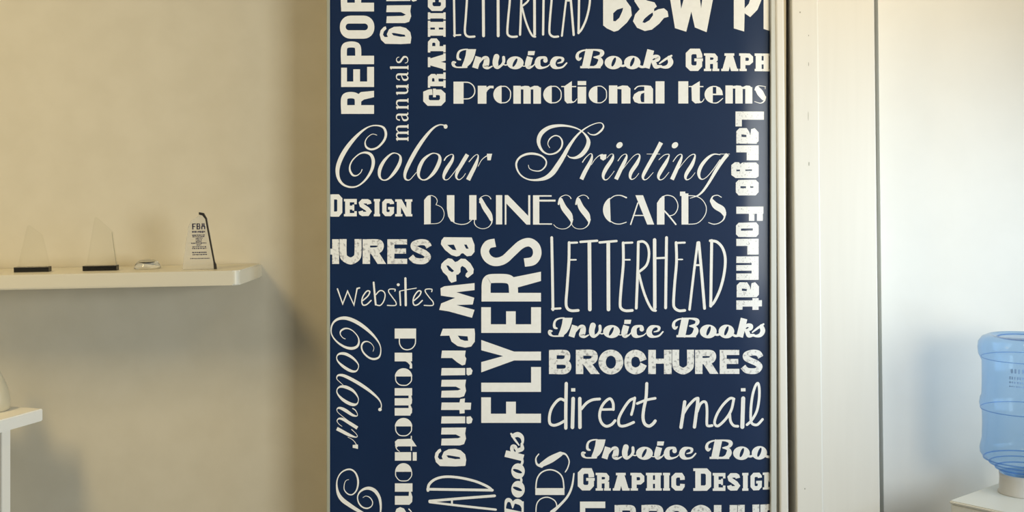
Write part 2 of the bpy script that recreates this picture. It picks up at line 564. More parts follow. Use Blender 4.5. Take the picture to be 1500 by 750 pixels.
k.line('1030,192 1075,156 1160,150 1240,166', '22,20,24,40')
k.poly('1168,212 1080,225 1022,262 1002,315 1026,368 1085,390 1130,388 1112,352 1106,300 1118,258 1168,238')
k.rect((1085, 372, 1170, 390), (1315, 85, 1437, 390))
promo += k.out
k = Pen(980, 110, 9.375)
k.rect((128, 85, 264, 390))
k.poly('308,152 422,82 422,345 446,380 360,390 314,350')
k.rect((270, 150, 472, 165))
k.line('408,382 458,362 482,325', '18,18,12')
k.disc(614, 268, 126, 120, n=20, a0=96, a1=264)
k.poly('600,148 650,150 700,172 730,215 740,275 600,275 600,255 648,255 648,165 600,162')
k.line('600,382 665,378 738,320', '16,20,16')
k.rect((775, 142, 876, 390), (910, 160, 1012, 390), (1048, 165, 1146, 390))
k.poly('870,152 930,142 985,146 1012,170 1012,185 870,185')
k.poly('1010,165 1060,142 1110,146 1146,180 1146,190 1010,190')
k.line('1215,185 1255,240 1305,310', '66,92,70')
k.line('1190,200 1205,160 1250,146 1335,156', '30,22,16,12')
k.line('1328,156 1328,190', 12, cap='butt')
k.line('1325,300 1312,355 1260,384 1178,362', '36,26,16,12')
items = k.out
word('white fat-stemmed word Promotional near the top', 'print', promo)
word('white fat-stemmed word Items near the top', 'print', items)
pv = lambda x, y: (578.4 + 0.97 * (151.7 - y), 481.2 + 0.996 * (x - 664.3))
word('white fat-stemmed word Promotional turned sideways', 'print', moved(promo, pv))

# ---- deco capitals: BUSINESS CARDS
k = Pen(610, 280, 11.538)
k.poly('130,150 180,88 242,70 242,558 130,562')
k.line('195,82 260,74 325,108 352,165 335,220 330,230', 18)
k.line('330,228 420,270 465,350 460,440 410,515 330,548 130,550', 17)
k.poly('515,68 642,68 642,525 585,512 535,425 515,300')
k.rect((893, 68, 1014, 485))
k.line('585,480 650,538 760,562 860,545 930,490', 20)
k.line('1088,140 1150,270 1230,390 1265,480', '58,84,88,56')
k.line('1072,190 1085,112 1160,74 1225,88 1258,130', '30,20,17,18,24')
k.line('1272,460 1270,540 1210,612 1110,635 1020,600 980,540 985,480', '40,24,18,17,18,22,18')
k.rect((1345, 68, 1450, 562))
business = k.out
k = Pen(730, 280, 10)
k.rect((94, 60, 118, 490), (438, 60, 468, 490), (508, 60, 600, 490), (600, 60, 780, 80), (600, 125, 838, 152), (600, 472, 785, 490))
k.poly('94,58 140,58 460,385 460,490 412,490 112,175')
s1 = lambda d, last: (k.line([(915 + d, 125), (958 + d, 240), (1040 + d, 350), (1070 + d, 430)], '54,84,86,44'),
                      k.line([(882 + d, 190), (902 + d, 100), (980 + d, 58), (1040 + d, 75), (1064 + d, 108)], '30,20,15,16,20'),
                      k.line([(1078 + d, 415), (1062 + d, 490), (1000 + d, 543), (920 + d, 553), (852 + d, 530), last], '40,22,16,14,14,14'))
s1(0, (810, 490))
s1(256, (1072, 480))
word('white deco capitals BUSINESS', 'print', business + k.out)
k = Pen(875, 270, 7.5)
arc = [(222 + 160 * math.cos(math.radians(a)), 280 + 158 * math.sin(math.radians(a))) for a in range(118, 243, 6)]
k.poly(arc)
k.line('140,160 190,127 255,122 318,146', '14,14,15,20')
k.line('140,402 190,430 250,436 318,416', '14,14,14,14')
k.poly('418,120 502,120 624,442 548,442')
k.line('445,205 366,440', 18)
k.line('395,342 520,342', 16)
k.poly('655,442 655,205 690,152 737,124 737,442')
k.line('710,138 770,120 840,142 882,210 878,280 840,332 780,348', 14)
k.line('735,290 790,350 862,440', 20)
k.rect((925, 100, 1000, 442), (908, 80, 966, 128))
k.line('985,124 1080,130 1150,168 1194,240 1190,320 1140,396 1070,434 930,436', 13)
k.line('1362,142 1320,120 1270,132 1250,172', '13,13,16,26')
k.line('1258,182 1300,235 1368,278 1396,330', '44,70,72,40')
k.line('1402,310 1390,380 1340,424 1280,438 1222,420', '30,19,14,14,12')
word('white deco capitals CARDS', 'print', k.out)
k = Pen(720, 625, 6)
k.rect((385, 540, 641, 600), (385, 792, 641, 850))
k.line('389,545 400,460 440,402 510,378 580,398 624,450 637,545', 15, cap='butt')
k.line('415,240 390,280 400,330 440,346', '13,15,20,30')
k.line('440,335 520,288 605,240', '40,60,42')
k.line('600,236 650,242 682,300 670,360 648,398', '30,17,14,14,13')
k.line('390,800 395,690 430,637 490,620 550,645 573,690 560,730 520,755', 13)
k.line('530,752 600,690 670,610 708,520 724,412', '34,24,22,20,15')
word('white deco capitals CARDS turned to read upward', 'print', k.out)

# ---- tall thin hand capitals: LETTERHEAD
k = Pen(800, 340, 6)
k.line('49,48 55,360 60,682', 25).line('52,675 126,670', 20)
k.line('272,92 202,94', 20).line('202,92 200,250 185,480 175,615 185,668 220,690 282,688', 25).line('205,244 262,243', 16)
k.line('302,86 448,76', 22).line('380,90 384,680', 32)
k.line('470,91 618,78', 22).line('546,92 548,680', 32)
k.line('757,92 678,95', 20).line('677,94 678,280 660,480 650,628 661,672 700,691 757,688', 25).line('680,243 736,243', 16)
letterhead = k.out
k = Pen(930, 340, 6)
k.line('30,88 25,330 12,668', 25).line('30,86 75,84 112,120 124,200 102,290 35,350', 23).line('36,370 70,500 110,608 150,678 182,690', 23)
k.line('173,68 175,665', 30).line('278,48 270,665', 26).line('178,230 278,225', 20)
k.line('438,92 362,95', 20).line('362,92 366,260 350,450 340,608 347,662 385,690 438,688', 25).line('366,240 418,240', 15)
k.line('552,92 520,340 480,680', 23).line('562,92 588,380 612,670', 26).line('525,290 582,290', 19)
k.line('675,74 666,650', 26).line('662,76 720,86 770,140 794,230 785,360 750,500 700,608 664,648', 25)
letterhead += k.out
word('white tall thin capitals LETTERHEAD in the middle', 'print', letterhead)
word('white tall thin capitals LETTERHEAD cut by the top', 'print', moved(letterhead, lambda x, y: (664.3 + .786 * (x - 808), 53.0 + .79 * (y - 454))))
word('white tall thin capitals LETTERHEAD turned to read upward', 'print',
     moved(letterhead, lambda x, y: (722 + (y - 449.2) * .985, 717.3 - .92 * (x - 1041.7))))

# ---- thin handwriting: websites, direct mail
k = Pen(480, 400, 9.09)
k.line('130,210 200,410 265,240 350,425 392,205 425,197', 23, smooth=False)
E = '470,365 540,300 560,245 520,242 470,310 455,380 472,425 520,418 578,365'
k.line(E, 22)
k.line('612,125 628,300 640,420', 28).line('640,420 700,430 748,370 765,290 740,242 690,237 640,290', 20)
k.line('895,240 895,215 825,215 812,250 860,320 908,388 900,430 795,430', 19)
k.line('960,250 970,428', 24).disc(940, 155, 20, 19)
k.line('1035,70 1040,428', 32).line('960,240 1050,222 1180,200', 17)
k.line([(x + 682, y) for x, y in nums(E)], 22)
k.line('1385,248 1385,215 1312,215 1300,247 1350,320 1403,385 1395,430 1285,430', 19)
word('thin white handwriting websites', 'print', k.out)
k = Pen(800, 555, 9.09)
k.line('245,288 190,268 130,310 70,400 44,500 50,590 100,618 170,600 240,562', 38).line('268,62 262,400 262,655', 44)
k.line('360,262 350,645', 48).poly('333,124 388,124 388,168 333,168')
k.line('448,262 450,645', 46).line('470,400 540,320 620,278 712,268', 38)
k.line('745,408 895,405', 34, smooth=False).line('895,408 890,320 850,264 780,310 727,400 712,500 740,588 800,630 870,608 918,555', 38)
k.line('1135,475 1160,380 1180,252', 36).line('1180,258 1110,290 1030,400 970,520 968,600 1000,628 1070,618 1165,578', 38)
k.line('1340,62 1330,250 1300,400 1290,520 1315,600 1370,628 1420,600 1452,560', 42).line('1212,328 1330,282 1452,258', 36)
dm = k.out
k = Pen(985, 555, 9.372)
k.line('168,315 150,450 117,665', 46).line('150,480 220,370 300,285 345,264', 38).line('348,268 345,340 330,450 302,660', 46)
k.line('340,450 380,350 430,312 465,340 475,450 472,610 490,645 545,640', 38)
k.line('845,275 790,268 700,350 620,470 580,580 592,636 640,638 740,540 810,420 842,275', 38).line('785,470 798,580 840,640 898,650', 38)
k.line('972,268 960,660', 56).poly('940,128 1004,128 1004,172 940,172')
k.line('1025,630 1090,570 1160,450 1192,300 1198,150 1178,65 1140,105 1102,230 1080,400 1078,560 1102,620 1170,632 1243,562', 38)
word('thin white handwriting direct', 'print', dm)
word('thin white handwriting mail', 'print', k.out)

# ---- condensed sans capitals reading upward: FLYERS, REPORTS
k = Pen(695, 340, 5)
k.line('152,78 100,92 76,140 98,192 150,218 215,203 275,150 340,92 400,74 448,105 459,162 430,210 366,223', '62', cap='butt')
k.rect((52, 445, 487, 508))
k.line('86,460 86,385 98,350 130,340 222,340 262,352 282,385 287,460', 66, cap='butt')
k.poly('288,330 487,290 487,358 318,405 280,400')
k.rect((50, 675, 487, 738), (50, 550, 120, 680), (232, 580, 302, 680), (415, 550, 487, 680))
flyers = k.out
k = Pen(695, 480, 5)
k.rect((265, 175, 487, 240))
k.poly('50,90 50,165 210,208 50,252 50,327 290,240 300,208 290,175')
k.rect((50, 403, 487, 470), (415, 288, 487, 410), (50, 630, 487, 697), (50, 510, 120, 640), (232, 542, 303, 640))
flyers += k.out
word('large white sans capitals FLYERS reading upward', 'print', flyers)
k = Pen(490, 0, 4.286)
def rep_r(d):
    k.rect((42, 660 + d, 248, 715 + d))
    k.line([(61, 690 + d), (61, 622 + d), (80, 600 + d), (125, 600 + d), (146, 622 + d), (146, 690 + d)], 40, cap='butt')
    k.poly([(140, 600 + d), (165, 578 + d), (248, 570 + d), (248, 610 + d), (185, 625 + d), (165, 640 + d), (140, 650 + d)])
rep_r(0)
k.rect((42, 512, 248, 546), (42, 425, 78, 520), (118, 435, 160, 520), (205, 420, 248, 520), (42, 350, 248, 403))
k.line('60,390 60,305 82,282 130,282 148,305 148,390', 38, cap='butt')
st = lambda x0, x1, y0, y1, r: [(cx + r * math.cos(math.radians(a)), cy + r * math.sin(math.radians(a))) for cx, cy, s in ((x1 - r, y1 - r, 0), (x0 + r, y1 - r, 90), (x0 + r, y0 + r, 180), (x1 - r, y0 + r, 270)) for a in range(s, s + 91, 15)]
k.poly(st(34, 250, 98, 243, 66), st(70, 210, 148, 190, 20.9))
rep_r(-643)
k.rect((42, -150, 248, -115), (42, -195, 78, -70))
word('large white sans capitals REPORTS reading upward', 'print', k.out)

# ---- worn sans capitals: BROCHURES
k = Pen(480, 340, 9.375)
k.line('212,95 212,290 232,355 315,396 395,355 416,290 416,95', 96, cap='butt')
k.rect((480, 98, 582, 437))
k.line('530,142 680,142 722,165 722,215 680,250 540,256', 88, cap='butt')
k.poly('580,260 690,260 802,437 685,437 590,290')
k.rect((820, 98, 916, 437), (900, 98, 1090, 170), (900, 225, 1076, 296), (900, 365, 1092, 437))
k.line('1392,205 1355,150 1275,138 1190,165 1186,212 1240,245 1335,290 1376,340 1335,392 1260,400 1190,385 1142,335', 82, cap='butt')
ures = k.out
h_right = Pen(480, 340, 9.375).rect((62, 98, 157, 437), (-20, 228, 80, 308), (-120, 98, -15, 437)).out
word('worn white capitals BROCHURES cut by the left edge', 'worn', h_right, ures)
k = Pen(800, 505, 9.09)
k.rect((38, 68, 140, 390))
k.line('110,104 225,104 278,120 278,190 230,225 110,228', 74, cap='butt')
k.line('110,228 240,230 292,262 292,320 240,354 110,354', 74, cap='butt')
k.rect((396, 68, 494, 390))
k.line('440,106 590,106 640,130 640,190 590,226 470,228', 82, cap='butt')
k.poly('490,240 600,240 714,390 592,390 500,268')
k.ring((862, 230, 165, 165), (862, 232, 68, 86))
k.line('1295,210 1262,142 1185,112 1110,150 1088,230 1110,310 1185,348 1262,320 1298,258', 92, cap='butt')
broc = k.out
k = Pen(960, 505, 9.09)
k.rect((-94, 68, 6, 390), (0, 185, 120, 252), (115, 68, 216, 390))
broc += k.out
ures2 = span(ures, 497.6, 631.5, 350.1, 386.9, 984.8, 1117.9, 512.2, 548.0)
word('worn white capitals BROCHURES in the lower half', 'worn', broc, ures2)
word('worn white capitals BROCHURES cut by the bottom', 'worn', shift(broc + ures2, 96.1, 227.3))
k = Pen(840, 680, 9.375)
k.rect((90, 513, 437, 602), (90, 600, 162, 1010), (162, 720, 380, 800))
word('white sans capital standing left of the lowest BROCHURES', 'print', k.out)

# ---- slab capitals: GRAPHIC DESIGN
k = Pen(840, 680, 9.375)
k.line('246,180 243,135 225,92 135,92 97,130 97,285 135,322 210,322 243,285 243,205', 76, smooth=False, cap='butt')
k.rect((175, 188, 292, 228), (215, 140, 284, 178))
k.rect((325, 118, 388, 362), (305, 330, 405, 362), (305, 118, 400, 150), (428, 240, 490, 362), (420, 330, 512, 362))
k.line('380,146 440,148 463,175 463,205 440,234 380,238', 56, smooth=False, cap='butt')
k.poly('612,130 692,130 640,362 548,362')
k.poly('610,130 695,130 765,362 672,362')
k.rect((600, 250, 710, 300), (540, 330, 626, 362), (674, 330, 772, 362), (583, 118, 717, 152))
k.rect((800, 118, 868, 362), (785, 330, 886, 362), (782, 118, 880, 152))
k.line('850,148 915,148 944,175 944,225 915,250 850,250', 58, smooth=False, cap='butt')
k.rect((1010, 118, 1092, 362), (1120, 118, 1197, 362), (995, 118, 1106, 152), (995, 330, 1106, 362), (1108, 118, 1212, 152), (1108, 330, 1212, 362), (1080, 215, 1130, 268))
k.rect((1243, 118, 1315, 362), (1230, 118, 1326, 152), (1230, 330, 1326, 362))
k.line('1497,215 1495,180 1475,150 1412,150 1377,185 1377,298 1412,330 1475,330 1495,300 1497,270', 64, smooth=False, cap='butt')
graphic = k.out
k = Pen(990, 680, 10)
k.rect((285, 60, 366, 390), (255, 60, 380, 100), (255, 350, 380, 390))
k.line('320,99 440,99 478,138 478,312 440,350 320,350', 78, smooth=False, cap='butt')
deg_d = k.out
k = Pen(990, 680, 10)
k.rect((558, 128, 625, 390), (540, 128, 640, 165), (540, 355, 640, 390), (560, 128, 726, 178), (600, 228, 690, 288), (560, 340, 726, 390), (690, 128, 726, 208), (690, 312, 726, 390), (662, 212, 690, 304))
k.line('908,205 900,175 880,163 815,163 790,190 800,225 880,280 905,315 880,352 812,354 790,340 782,310', 66, smooth=False, cap='butt')
k.rect((985, 128, 1054, 390), (973, 128, 1064, 165), (973, 355, 1064, 390))
k.line('1236,205 1234,185 1214,160 1152,160 1126,188 1126,325 1152,356 1208,356 1234,330 1234,250', 62, smooth=False, cap='butt')
k.rect((1180, 248, 1267, 288))
esig = k.out
k = Pen(480, 280, 10.71)
k.rect((1085, 128, 1150, 396), (1060, 128, 1160, 165), (1060, 360, 1172, 396), (1236, 128, 1310, 396), (1214, 128, 1328, 165), (1290, 360, 1328, 396))
k.poly('1085,128 1160,128 1310,396 1228,396')
n_ = k.out
word('white slab capitals GRAPHIC low down', 'print', graphic)
word('white slab capitals DESIGN cut by the right edge', 'print', deg_d, esig, shift(n_, 1118 - 579, 693.0 - 291.9))
word('white slab capitals GRAPHIC cut by the right edge', 'print', moved(graphic, lambda x, y: (1004.4 + 1.014 * (x - 846.2), y + (104.2 - 718.7))))
word('white slab capitals GRAPHIC reading upward', 'print', moved(graphic, lambda x, y: (652.9 + 1.0 * (y - 718.7), 155.1 - 1.013 * (x - 846.2))))
k = Pen(480, 280, 10.71)
k.rect((30, 52, 100, 398), (5, 52, 110, 92), (5, 358, 110, 398))
k.line('60,90 158,90 190,125 190,322 158,360 60,360', 80, smooth=False, cap='butt')
word('white slab capitals DESIGN at the left edge', 'print', k.out, moved(esig, lambda x, y: (503.8 + 1.011 * (x - 1044), 316.9 + .97 * (y - 719))), n_)

# ---- brush display face: B&W Printing
k = Pen(635, 340, 5.357)
k.poly('82,40 300,42 322,100 322,155 298,185 262,190 232,165 218,168 205,185 180,192 140,180 90,140 58,95 62,65',
       '108,100 160,98 180,142 150,138', '240,98 260,98 276,130 256,130')
k.poly('85,225 115,205 145,210 170,235 190,228 215,208 250,210 290,245 316,290 312,325 268,360 250,345 255,325 270,310 250,280 225,265 212,280 212,312 195,332 178,335 180,385 140,398 120,375 108,345 75,315 58,280 62,250',
       '100,262 118,262 162,305 145,315 120,300')
k.poly('322,400 322,455 180,472 320,515 308,568 180,572 322,610 302,672 120,622 45,610 60,560 170,515 58,498 55,440 85,425')
bw_only = k.out
bw = []
k = Pen(635, 470, 6.25)
k.poly('85,72 375,70 380,120 378,190 345,235 290,245 220,230 165,190 145,135 62,137', '222,135 312,142 318,182 285,182 245,168')
k.poly('78,272 295,272 288,322 300,345 290,400 262,408 215,378 170,340 70,340')
k.poly('75,432 290,432 290,497 70,500').poly('302,432 340,430 358,455 348,490 318,500 302,490')
n1 = '75,540 298,538 290,592 298,640 280,690 240,702 70,702 75,640 225,636 250,625 205,602 70,602'
k.poly(n1)
bw += k.out
n_vert = Pen(635, 540.1, 6.25).poly(n1).out
k = Pen(635, 580, 6.25)
k.poly('75,60 238,60 245,28 288,22 285,60 345,62 340,126 285,126 285,158 240,162 238,128 70,128')
k.poly('75,187 290,187 290,250 70,252').poly('302,190 340,186 358,212 348,248 318,256 302,248')
k.poly('75,555 95,510 140,487 200,484 250,498 290,535 300,585 292,640 200,645 60,642 22,605 10,560 18,520 45,490 65,482 72,505 48,530 40,560 55,580 85,580', '118,545 140,543 240,560 246,576 200,578 135,565')
bw += n_vert + k.out
word('white brush-like B&W reading downward', 'print', bw_only)
word('white brush-like word Printing reading downward', 'print', bw)
word('white brush-like word Printing cut by the top, reading downward', 'print', shift(bw, -80.4, -618.6))
k = Pen(870, 0, 5.769)
k.poly('78,-130 78,215 110,240 170,268 205,258 280,190 320,130 312,60 272,5 300,-50 285,-115 200,-138', '163,112 195,82 247,66 240,95 215,150 182,180 163,178', '163,-80 220,-90 240,-60 210,-20 163,0')
k.poly('345,-60 342,10 387,78 348,122 330,180 365,235 430,262 490,250 552,200 592,152 630,142 622,95 592,70 545,78 508,96 508,75 532,55 512,20 450,5 420,-10 430,-50 490,-60 490,-110 430,-130 370,-110',
       '410,188 425,160 465,125 497,105 500,128 470,170 430,194')
k.poly('620,-130 645,0 685,238 780,268 823,98 853,232 952,272 1005,0 1025,-130 930,-130 906,70 880,-130 790,-130 737,75 715,-130')
word('large white brush-like B&W cut by the top', 'print', k.out)
k = Pen(870, 0, 5.769)
k.poly('1182,-130 1182,240 1270,266 1274,112 1322,144 1385,80 1418,0 1425,-80 1350,-140', '1274,70 1310,30 1325,-20 1310,-70 1274,-80')
k.poly('1438,-60 1438,242 1540,272 1540,-60')
word('large white brush-like word cut by the top right corner', 'print', k.out)

# ---- chunky worn display face reading downward: Large Format
k = Pen(1065, 155, 4.839)
k.rect((60, 40, 265, 98), (60, 95, 105, 146))
A = '66,180 88,158 140,158 158,185 166,212 172,165 198,158 226,188 226,250 210,268 66,268'
k.poly(A, '102,203 138,206 138,222 102,220').rect((66, 280, 226, 330), (140, 325, 226, 386))
k.poly('30,420 55,400 85,400 92,412 110,402 208,402 226,420 226,500 206,512 60,512 30,490', '66,452 92,452 92,464 66,464', '130,452 178,450 178,462 130,462')
k.poly('62,545 82,525 205,525 226,545 226,612 205,635 82,635 62,612', '95,570 135,570 135,584 95,584', '165,570 188,570 188,582 165,582')
word('chunky worn white word Large reading downward', 'chunky', k.out)
k = Pen(1065, 290, 4.412)
k.rect((60, 56, 238, 102), (195, 98, 234, 148), (142, 98, 178, 148))
k.poly('58,178 75,160 190,158 206,178 206,235 190,252 75,252 58,235', '90,198 168,196 168,210 90,212')
k.rect((60, 264, 206, 310), (132, 306, 206, 366), (60, 378, 206, 420), (60, 434, 180, 470), (60, 488, 206, 530), (160, 415, 206, 495))
k.poly([(x * .912 + 2, (y - 158) * .88 + 545) for x, y in nums(A)], '96,585 128,588 128,602 96,600')
k.rect((60, 662, 228, 702), (165, 648, 206, 724), (60, 695, 100, 722))
word('chunky worn white word Format reading downward', 'chunky', k.out)

# ---- small book face reading upward: manuals
k = Pen(0, 0, 1)
def stem(x, h0, h1, w=3.3, foot=True, head=True):
    k.rect((x - w / 2, h0, x + w / 2, h1))
    if foot:
        k.rect((x - w / 2 - 1.5, h0, x + w / 2 + 1.5, h0 + 1.5))
    if head:
        k.poly([(x - w / 2 - 1.8, h1 - 1.6), (x + .5, h1 + .4), (x + .5, h1 - 3), (x - w / 2, h1 - 2.4)])
def hump(x0, x1, h=18.3):
    k.line([(x0, h - 4.2), (x0 + (x1 - x0) * .45, h - 1.0), (x1 - .8, h - 2.2), (x1, h - 6)], '1.6,2.2,3.0,3.3')
    stem(x1, 0, h - 5.5, head=False)
def a_(x):
    k.line([(x + 1.8, 13.5), (x + 3.2, 16.8), (x + 7, 17.6), (x + 9.6, 15.5), (x + 9.8, 10)], '2.6,2,2.2,3.2,3.3')
    k.line([(x + 9.8, 11), (x + 9.8, 3), (x + 11.2, .9), (x + 13.2, 1.4)], '3.3,3.3,2,1.4')
    k.line([(x + 9.4, 10.6), (x + 5, 9.2), (x + 1.8, 7), (x + 2, 2.8), (x + 5, .9), (x + 9.4, 4)], '1.6,2,3,3.2,2.2,1.6')
stem(4.2, 0, 18); hump(5, 13.2); hump(14, 22.4)
a_(30)
stem(50.5, 0, 18); hump(51.5, 60.5)
stem(71.5, 5, 18, foot=False); k.line([(71.5, 6), (72.5, 2.4), (76, 1.2), (80.5, 4.5)], '3.3,3,2,1.6'); stem(81.2, 0, 18)
a_(89)
stem(108.8, 0, 27)
k.line([(124.2, 13.6), (123, 16.6), (119.6, 17.6), (116.6, 15.6), (117.2, 12.2), (121, 9.4), (124.2, 6.6), (123.8, 2.6), (119.8, .9), (116.2, 2.2), (115.4, 5.2)], '1.5,1.6,1.8,2.6,3.2,3.2,3.2,2.6,1.8,1.6,1.5')
word('small white serif word manuals reading upward', 'print', moved(k.out, lambda x, y: (598.4 - y, 207.7 - x)))

# ------------------------------------------------------------------ the banner
SHEET_L, SHEET_R = 483.5, 1128.6
SHEET_Y = -0.014


def sheet_y(u):
    """the sheet is flat, but its right-hand edge curls back"""
    t = max(0.0, (u - 1072.0) / (SHEET_R - 1072.0))
    return SHEET_Y + 0.0125 * t ** 2.2


banner = empty('banner', (0, -0.001, 0.0),
               'tall navy banner covered in white words about printing, between shelf and painted boards', 'banner')
K0 = (CAM_D + SHEET_Y) / F


def on_sheet(u, v, lift=0.0):
    return Vector(((u - 750) * K0, sheet_y(u) - lift + 0.001, CAM_Z - (v - HV) * K0))


bm = bmesh.new()
us = [SHEET_L] + [1072 * 0 + SHEET_L + (1072 - SHEET_L) * i / 6 for i in range(1, 7)] + [1072 + (SHEET_R - 1072) * i / 16 for i in range(1, 17)]
V0, V1 = -150.0, 1000.0
rows = [(bm.verts.new(on_sheet(u, V0)), bm.verts.new(on_sheet(u, V1))) for u in us]
for a, b in zip(rows, rows[1:]):
    bm.faces.new((a[0], b[0], b[1], a[1]))
fs = bmesh.ops.extrude_face_region(bm, geom=list(bm.faces))
for v in [g for g in fs['geom'] if isinstance(g, bmesh.types.BMVert)]:
    v.co.y += 0.0008
sheet = from_bm('printed_sheet', bm, M['navy'], banner)
for p in sheet.data.polygons:
    p.use_smooth = True
sheet.data.set_sharp_from_angle(angle=math.radians(25))
zt, zb = on_sheet(0, V0).z, on_sheet(0, V1).z
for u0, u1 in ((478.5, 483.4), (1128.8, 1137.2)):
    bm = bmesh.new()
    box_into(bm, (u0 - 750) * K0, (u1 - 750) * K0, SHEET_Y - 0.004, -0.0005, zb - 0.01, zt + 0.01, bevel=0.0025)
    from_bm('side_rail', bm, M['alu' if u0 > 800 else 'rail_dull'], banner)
for z0, z1 in ((zt, zt + 0.02), (zb - 0.02, zb)):
    bm = bmesh.new()
    box_into(bm, (483.5 - 750) * K0, (1128.7 - 750) * K0, SHEET_Y - 0.004, -0.0005, z0, z1, bevel=0.0025)
    from_bm('end_rail', bm, M['alu'], banner)

lo = K0
for label, pieces, matname in WORDS:
    bm = bmesh.new()
    for i, (verts, faces) in enumerate(pieces):
        lift = 0.0003 + 6e-6 * i
        bv = [bm.verts.new((x, y, lift)) for x, y in verts]
        for f in faces:
            try:
                bm.faces.new([bv[j] for j in f])
            except ValueError:
                pass
    geom = lambda: list(bm.verts) + list(bm.edges) + list(bm.faces)
    bmesh.ops.bisect_plane(bm, geom=geom(), plane_co=(SHEET_L + 0.3, 0, 0), plane_no=(-1, 0, 0), clear_outer=True)
    bmesh.ops.bisect_plane(bm, geom=geom(), plane_co=(SHEET_R - 0.2, 0, 0), plane_no=(1, 0, 0), clear_outer=True)
    bmesh.ops.bisect_plane(bm, geom=geom(), plane_co=(0, V0, 0), plane_no=(0, -1, 0), clear_outer=True)
    bmesh.ops.bisect_plane(bm, geom=geom(), plane_co=(0, V1, 0), plane_no=(0, 1, 0), clear_outer=True)
    if max(v.co.x for v in bm.verts) > 1072:
        for i in range(0, 16):
            bmesh.ops.bisect_plane(bm, geom=geom(), plane_co=(1072 + (SHEET_R - 1072) * i / 16, 0, 0), plane_no=(1, 0, 0))
    for v in bm.verts:
        v.co = on_sheet(v.co.x, v.co.y, v.co.z)
    for f in bm.faces:
        f.normal_update()
        if f.normal.y > 0:
            f.normal_flip()
    me = bpy.data.meshes.new('lettering')
    bm.to_mesh(me)
    bm.free()
    o = link('lettering', me, M[matname], sheet)
    o['label'] = label

# ------------------------------------------------------------------ the shelf and what stands on it
SH_TILT = -math.radians(1.15)                     # it hangs a little out of level, right end up
SH_D, SH_T = 0.314, 0.050
pc = P(383, 386.0, WL)
shelf = empty('wall_shelf', (pc.x, WL, pc.z), 'long white floating shelf carrying the clear awards, on the wall left of the banner', 'shelf', ry=SH_TILT)
R_END = 0.022
XE = -0.014
out = [(-2.0, 0.0), (-2.0, -SH_D)]
for i in range(0, 9):
    a = -math.pi / 2 + math.pi / 2 * i / 8
    out.append((XE - R_END + R_END * math.cos(a), -SH_D + R_END + R_END * math.sin(a)))
out.append((0.0, 0.0))
bm = bmesh.new()
prism_into(bm, out, -SH_T, 0.0)
bmesh.ops.bevel(bm, geom=[e for e in bm.edges if abs(e.verts[0].co.z - e.verts[1].co.z) < 1e-6], offset=0.004, segments=2, affect='EDGES')
from_bm('board', bm, M['shelf'], shelf)
shelf_mw = Matrix.Translation((pc.x, WL, pc.z)) @ Matrix.Rotation(SH_TILT, 4, 'Y')


def on_shelf(u, y):
    """point on the sloping shelf top under pixel column u, y in front of the wall"""
    x = (u - 750) * (CAM_D + y) / F
    lx = (x - pc.x) / math.cos(SH_TILT)
    return shelf_mw @ Vector((lx, y - WL, 0.0))


def loft_into(bm, lower, upper):
    a = [bm.verts.new(p) for p in lower]
    b = [bm.verts.new(p) for p in upper]
    n = len(a)
    bm.faces.new(a[::-1])
    bm.faces.new(b)
    for i in range(n):
        bm.faces.new((a[i], a[(i + 1) % n], b[(i + 1) % n], b[i]))


def crystal_award(u0, u1, y, label, peak, lowp, group=None, line=False):
    s = (CAM_D + y) / F
    p = on_shelf((u0 + u1) / 2, y)
    t = empty('crystal_award', p, label, 'award', ry=SH_TILT, rz=0.0, group=group)
    w = (u1 - u0) * s / 2
    bm = bmesh.new()
    box_into(bm, -w, w, -0.015, 0.015, 0.0, 0.0185, bevel=0.0012)
    from_bm('base', bm, M['black'], t)
    # clear slab with a slanting top
    bm = bmesh.new()
    xl, xr = -w + 0.012, w - 0.002
    z0 = 0.0187
    front = [(xl, z0), (xr, z0), (lowp[0] * w, lowp[1]), (peak[0] * w, peak[1])]
    a = [bm.verts.new((x, -0.012, z)) for x, z in front]
    b = [bm.verts.new((x, 0.012, z)) for x, z in front]
    bm.faces.new(a)
    bm.faces.new(b[::-1])
    for i in range(4):
        bm.faces.new((a[i], b[i], b[(i + 1) % 4], a[(i + 1) % 4]))
    bmesh.ops.bevel(bm, geom=list(bm.edges), offset=0.0025, segments=1, affect='EDGES')
    from_bm('crystal_slab', bm, M['crystal'], t)
    if line:                                          # added strip, painted dark for the room reflected in one edge
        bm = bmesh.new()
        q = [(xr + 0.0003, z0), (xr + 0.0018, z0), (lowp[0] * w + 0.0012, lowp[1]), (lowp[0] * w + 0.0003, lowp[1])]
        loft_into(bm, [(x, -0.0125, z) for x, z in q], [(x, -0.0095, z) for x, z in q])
        from_bm('edge_reflection_strip', bm, M['painted_edge_line'], t)
    return t


SY = WL - 0.185
crystal_award(22.5, 73.5, SY, 'clear crystal award on a black base, the leftmost one on the shelf', (-0.2, 0.165), (0.55, 0.13))
crystal_award(123, 172.5, SY, 'clear slant-topped crystal award on a black base, beside the small glass dome', (-0.25, 0.19), (0.74, 0.135), line=True)

# small glass dome
p = on_shelf(216, WL - 0.14)
t = empty('glass_paperweight', p, 'small clear glass dome lying on the shelf left of the tapered award', 'paperweight', ry=SH_TILT)
bm = bmesh.new()
prof = [(0.0001, 0.0)] + [(0.046 * math.cos(a) ** 0.8, 0.002 + 0.032 * math.sin(a)) for a in [i * math.pi / 2 / 14 for i in range(14)]] + [(0.0001, 0.034)]
lathe_into(bm, prof, 40)
from_bm('dome', bm, M['dome'], t, True)

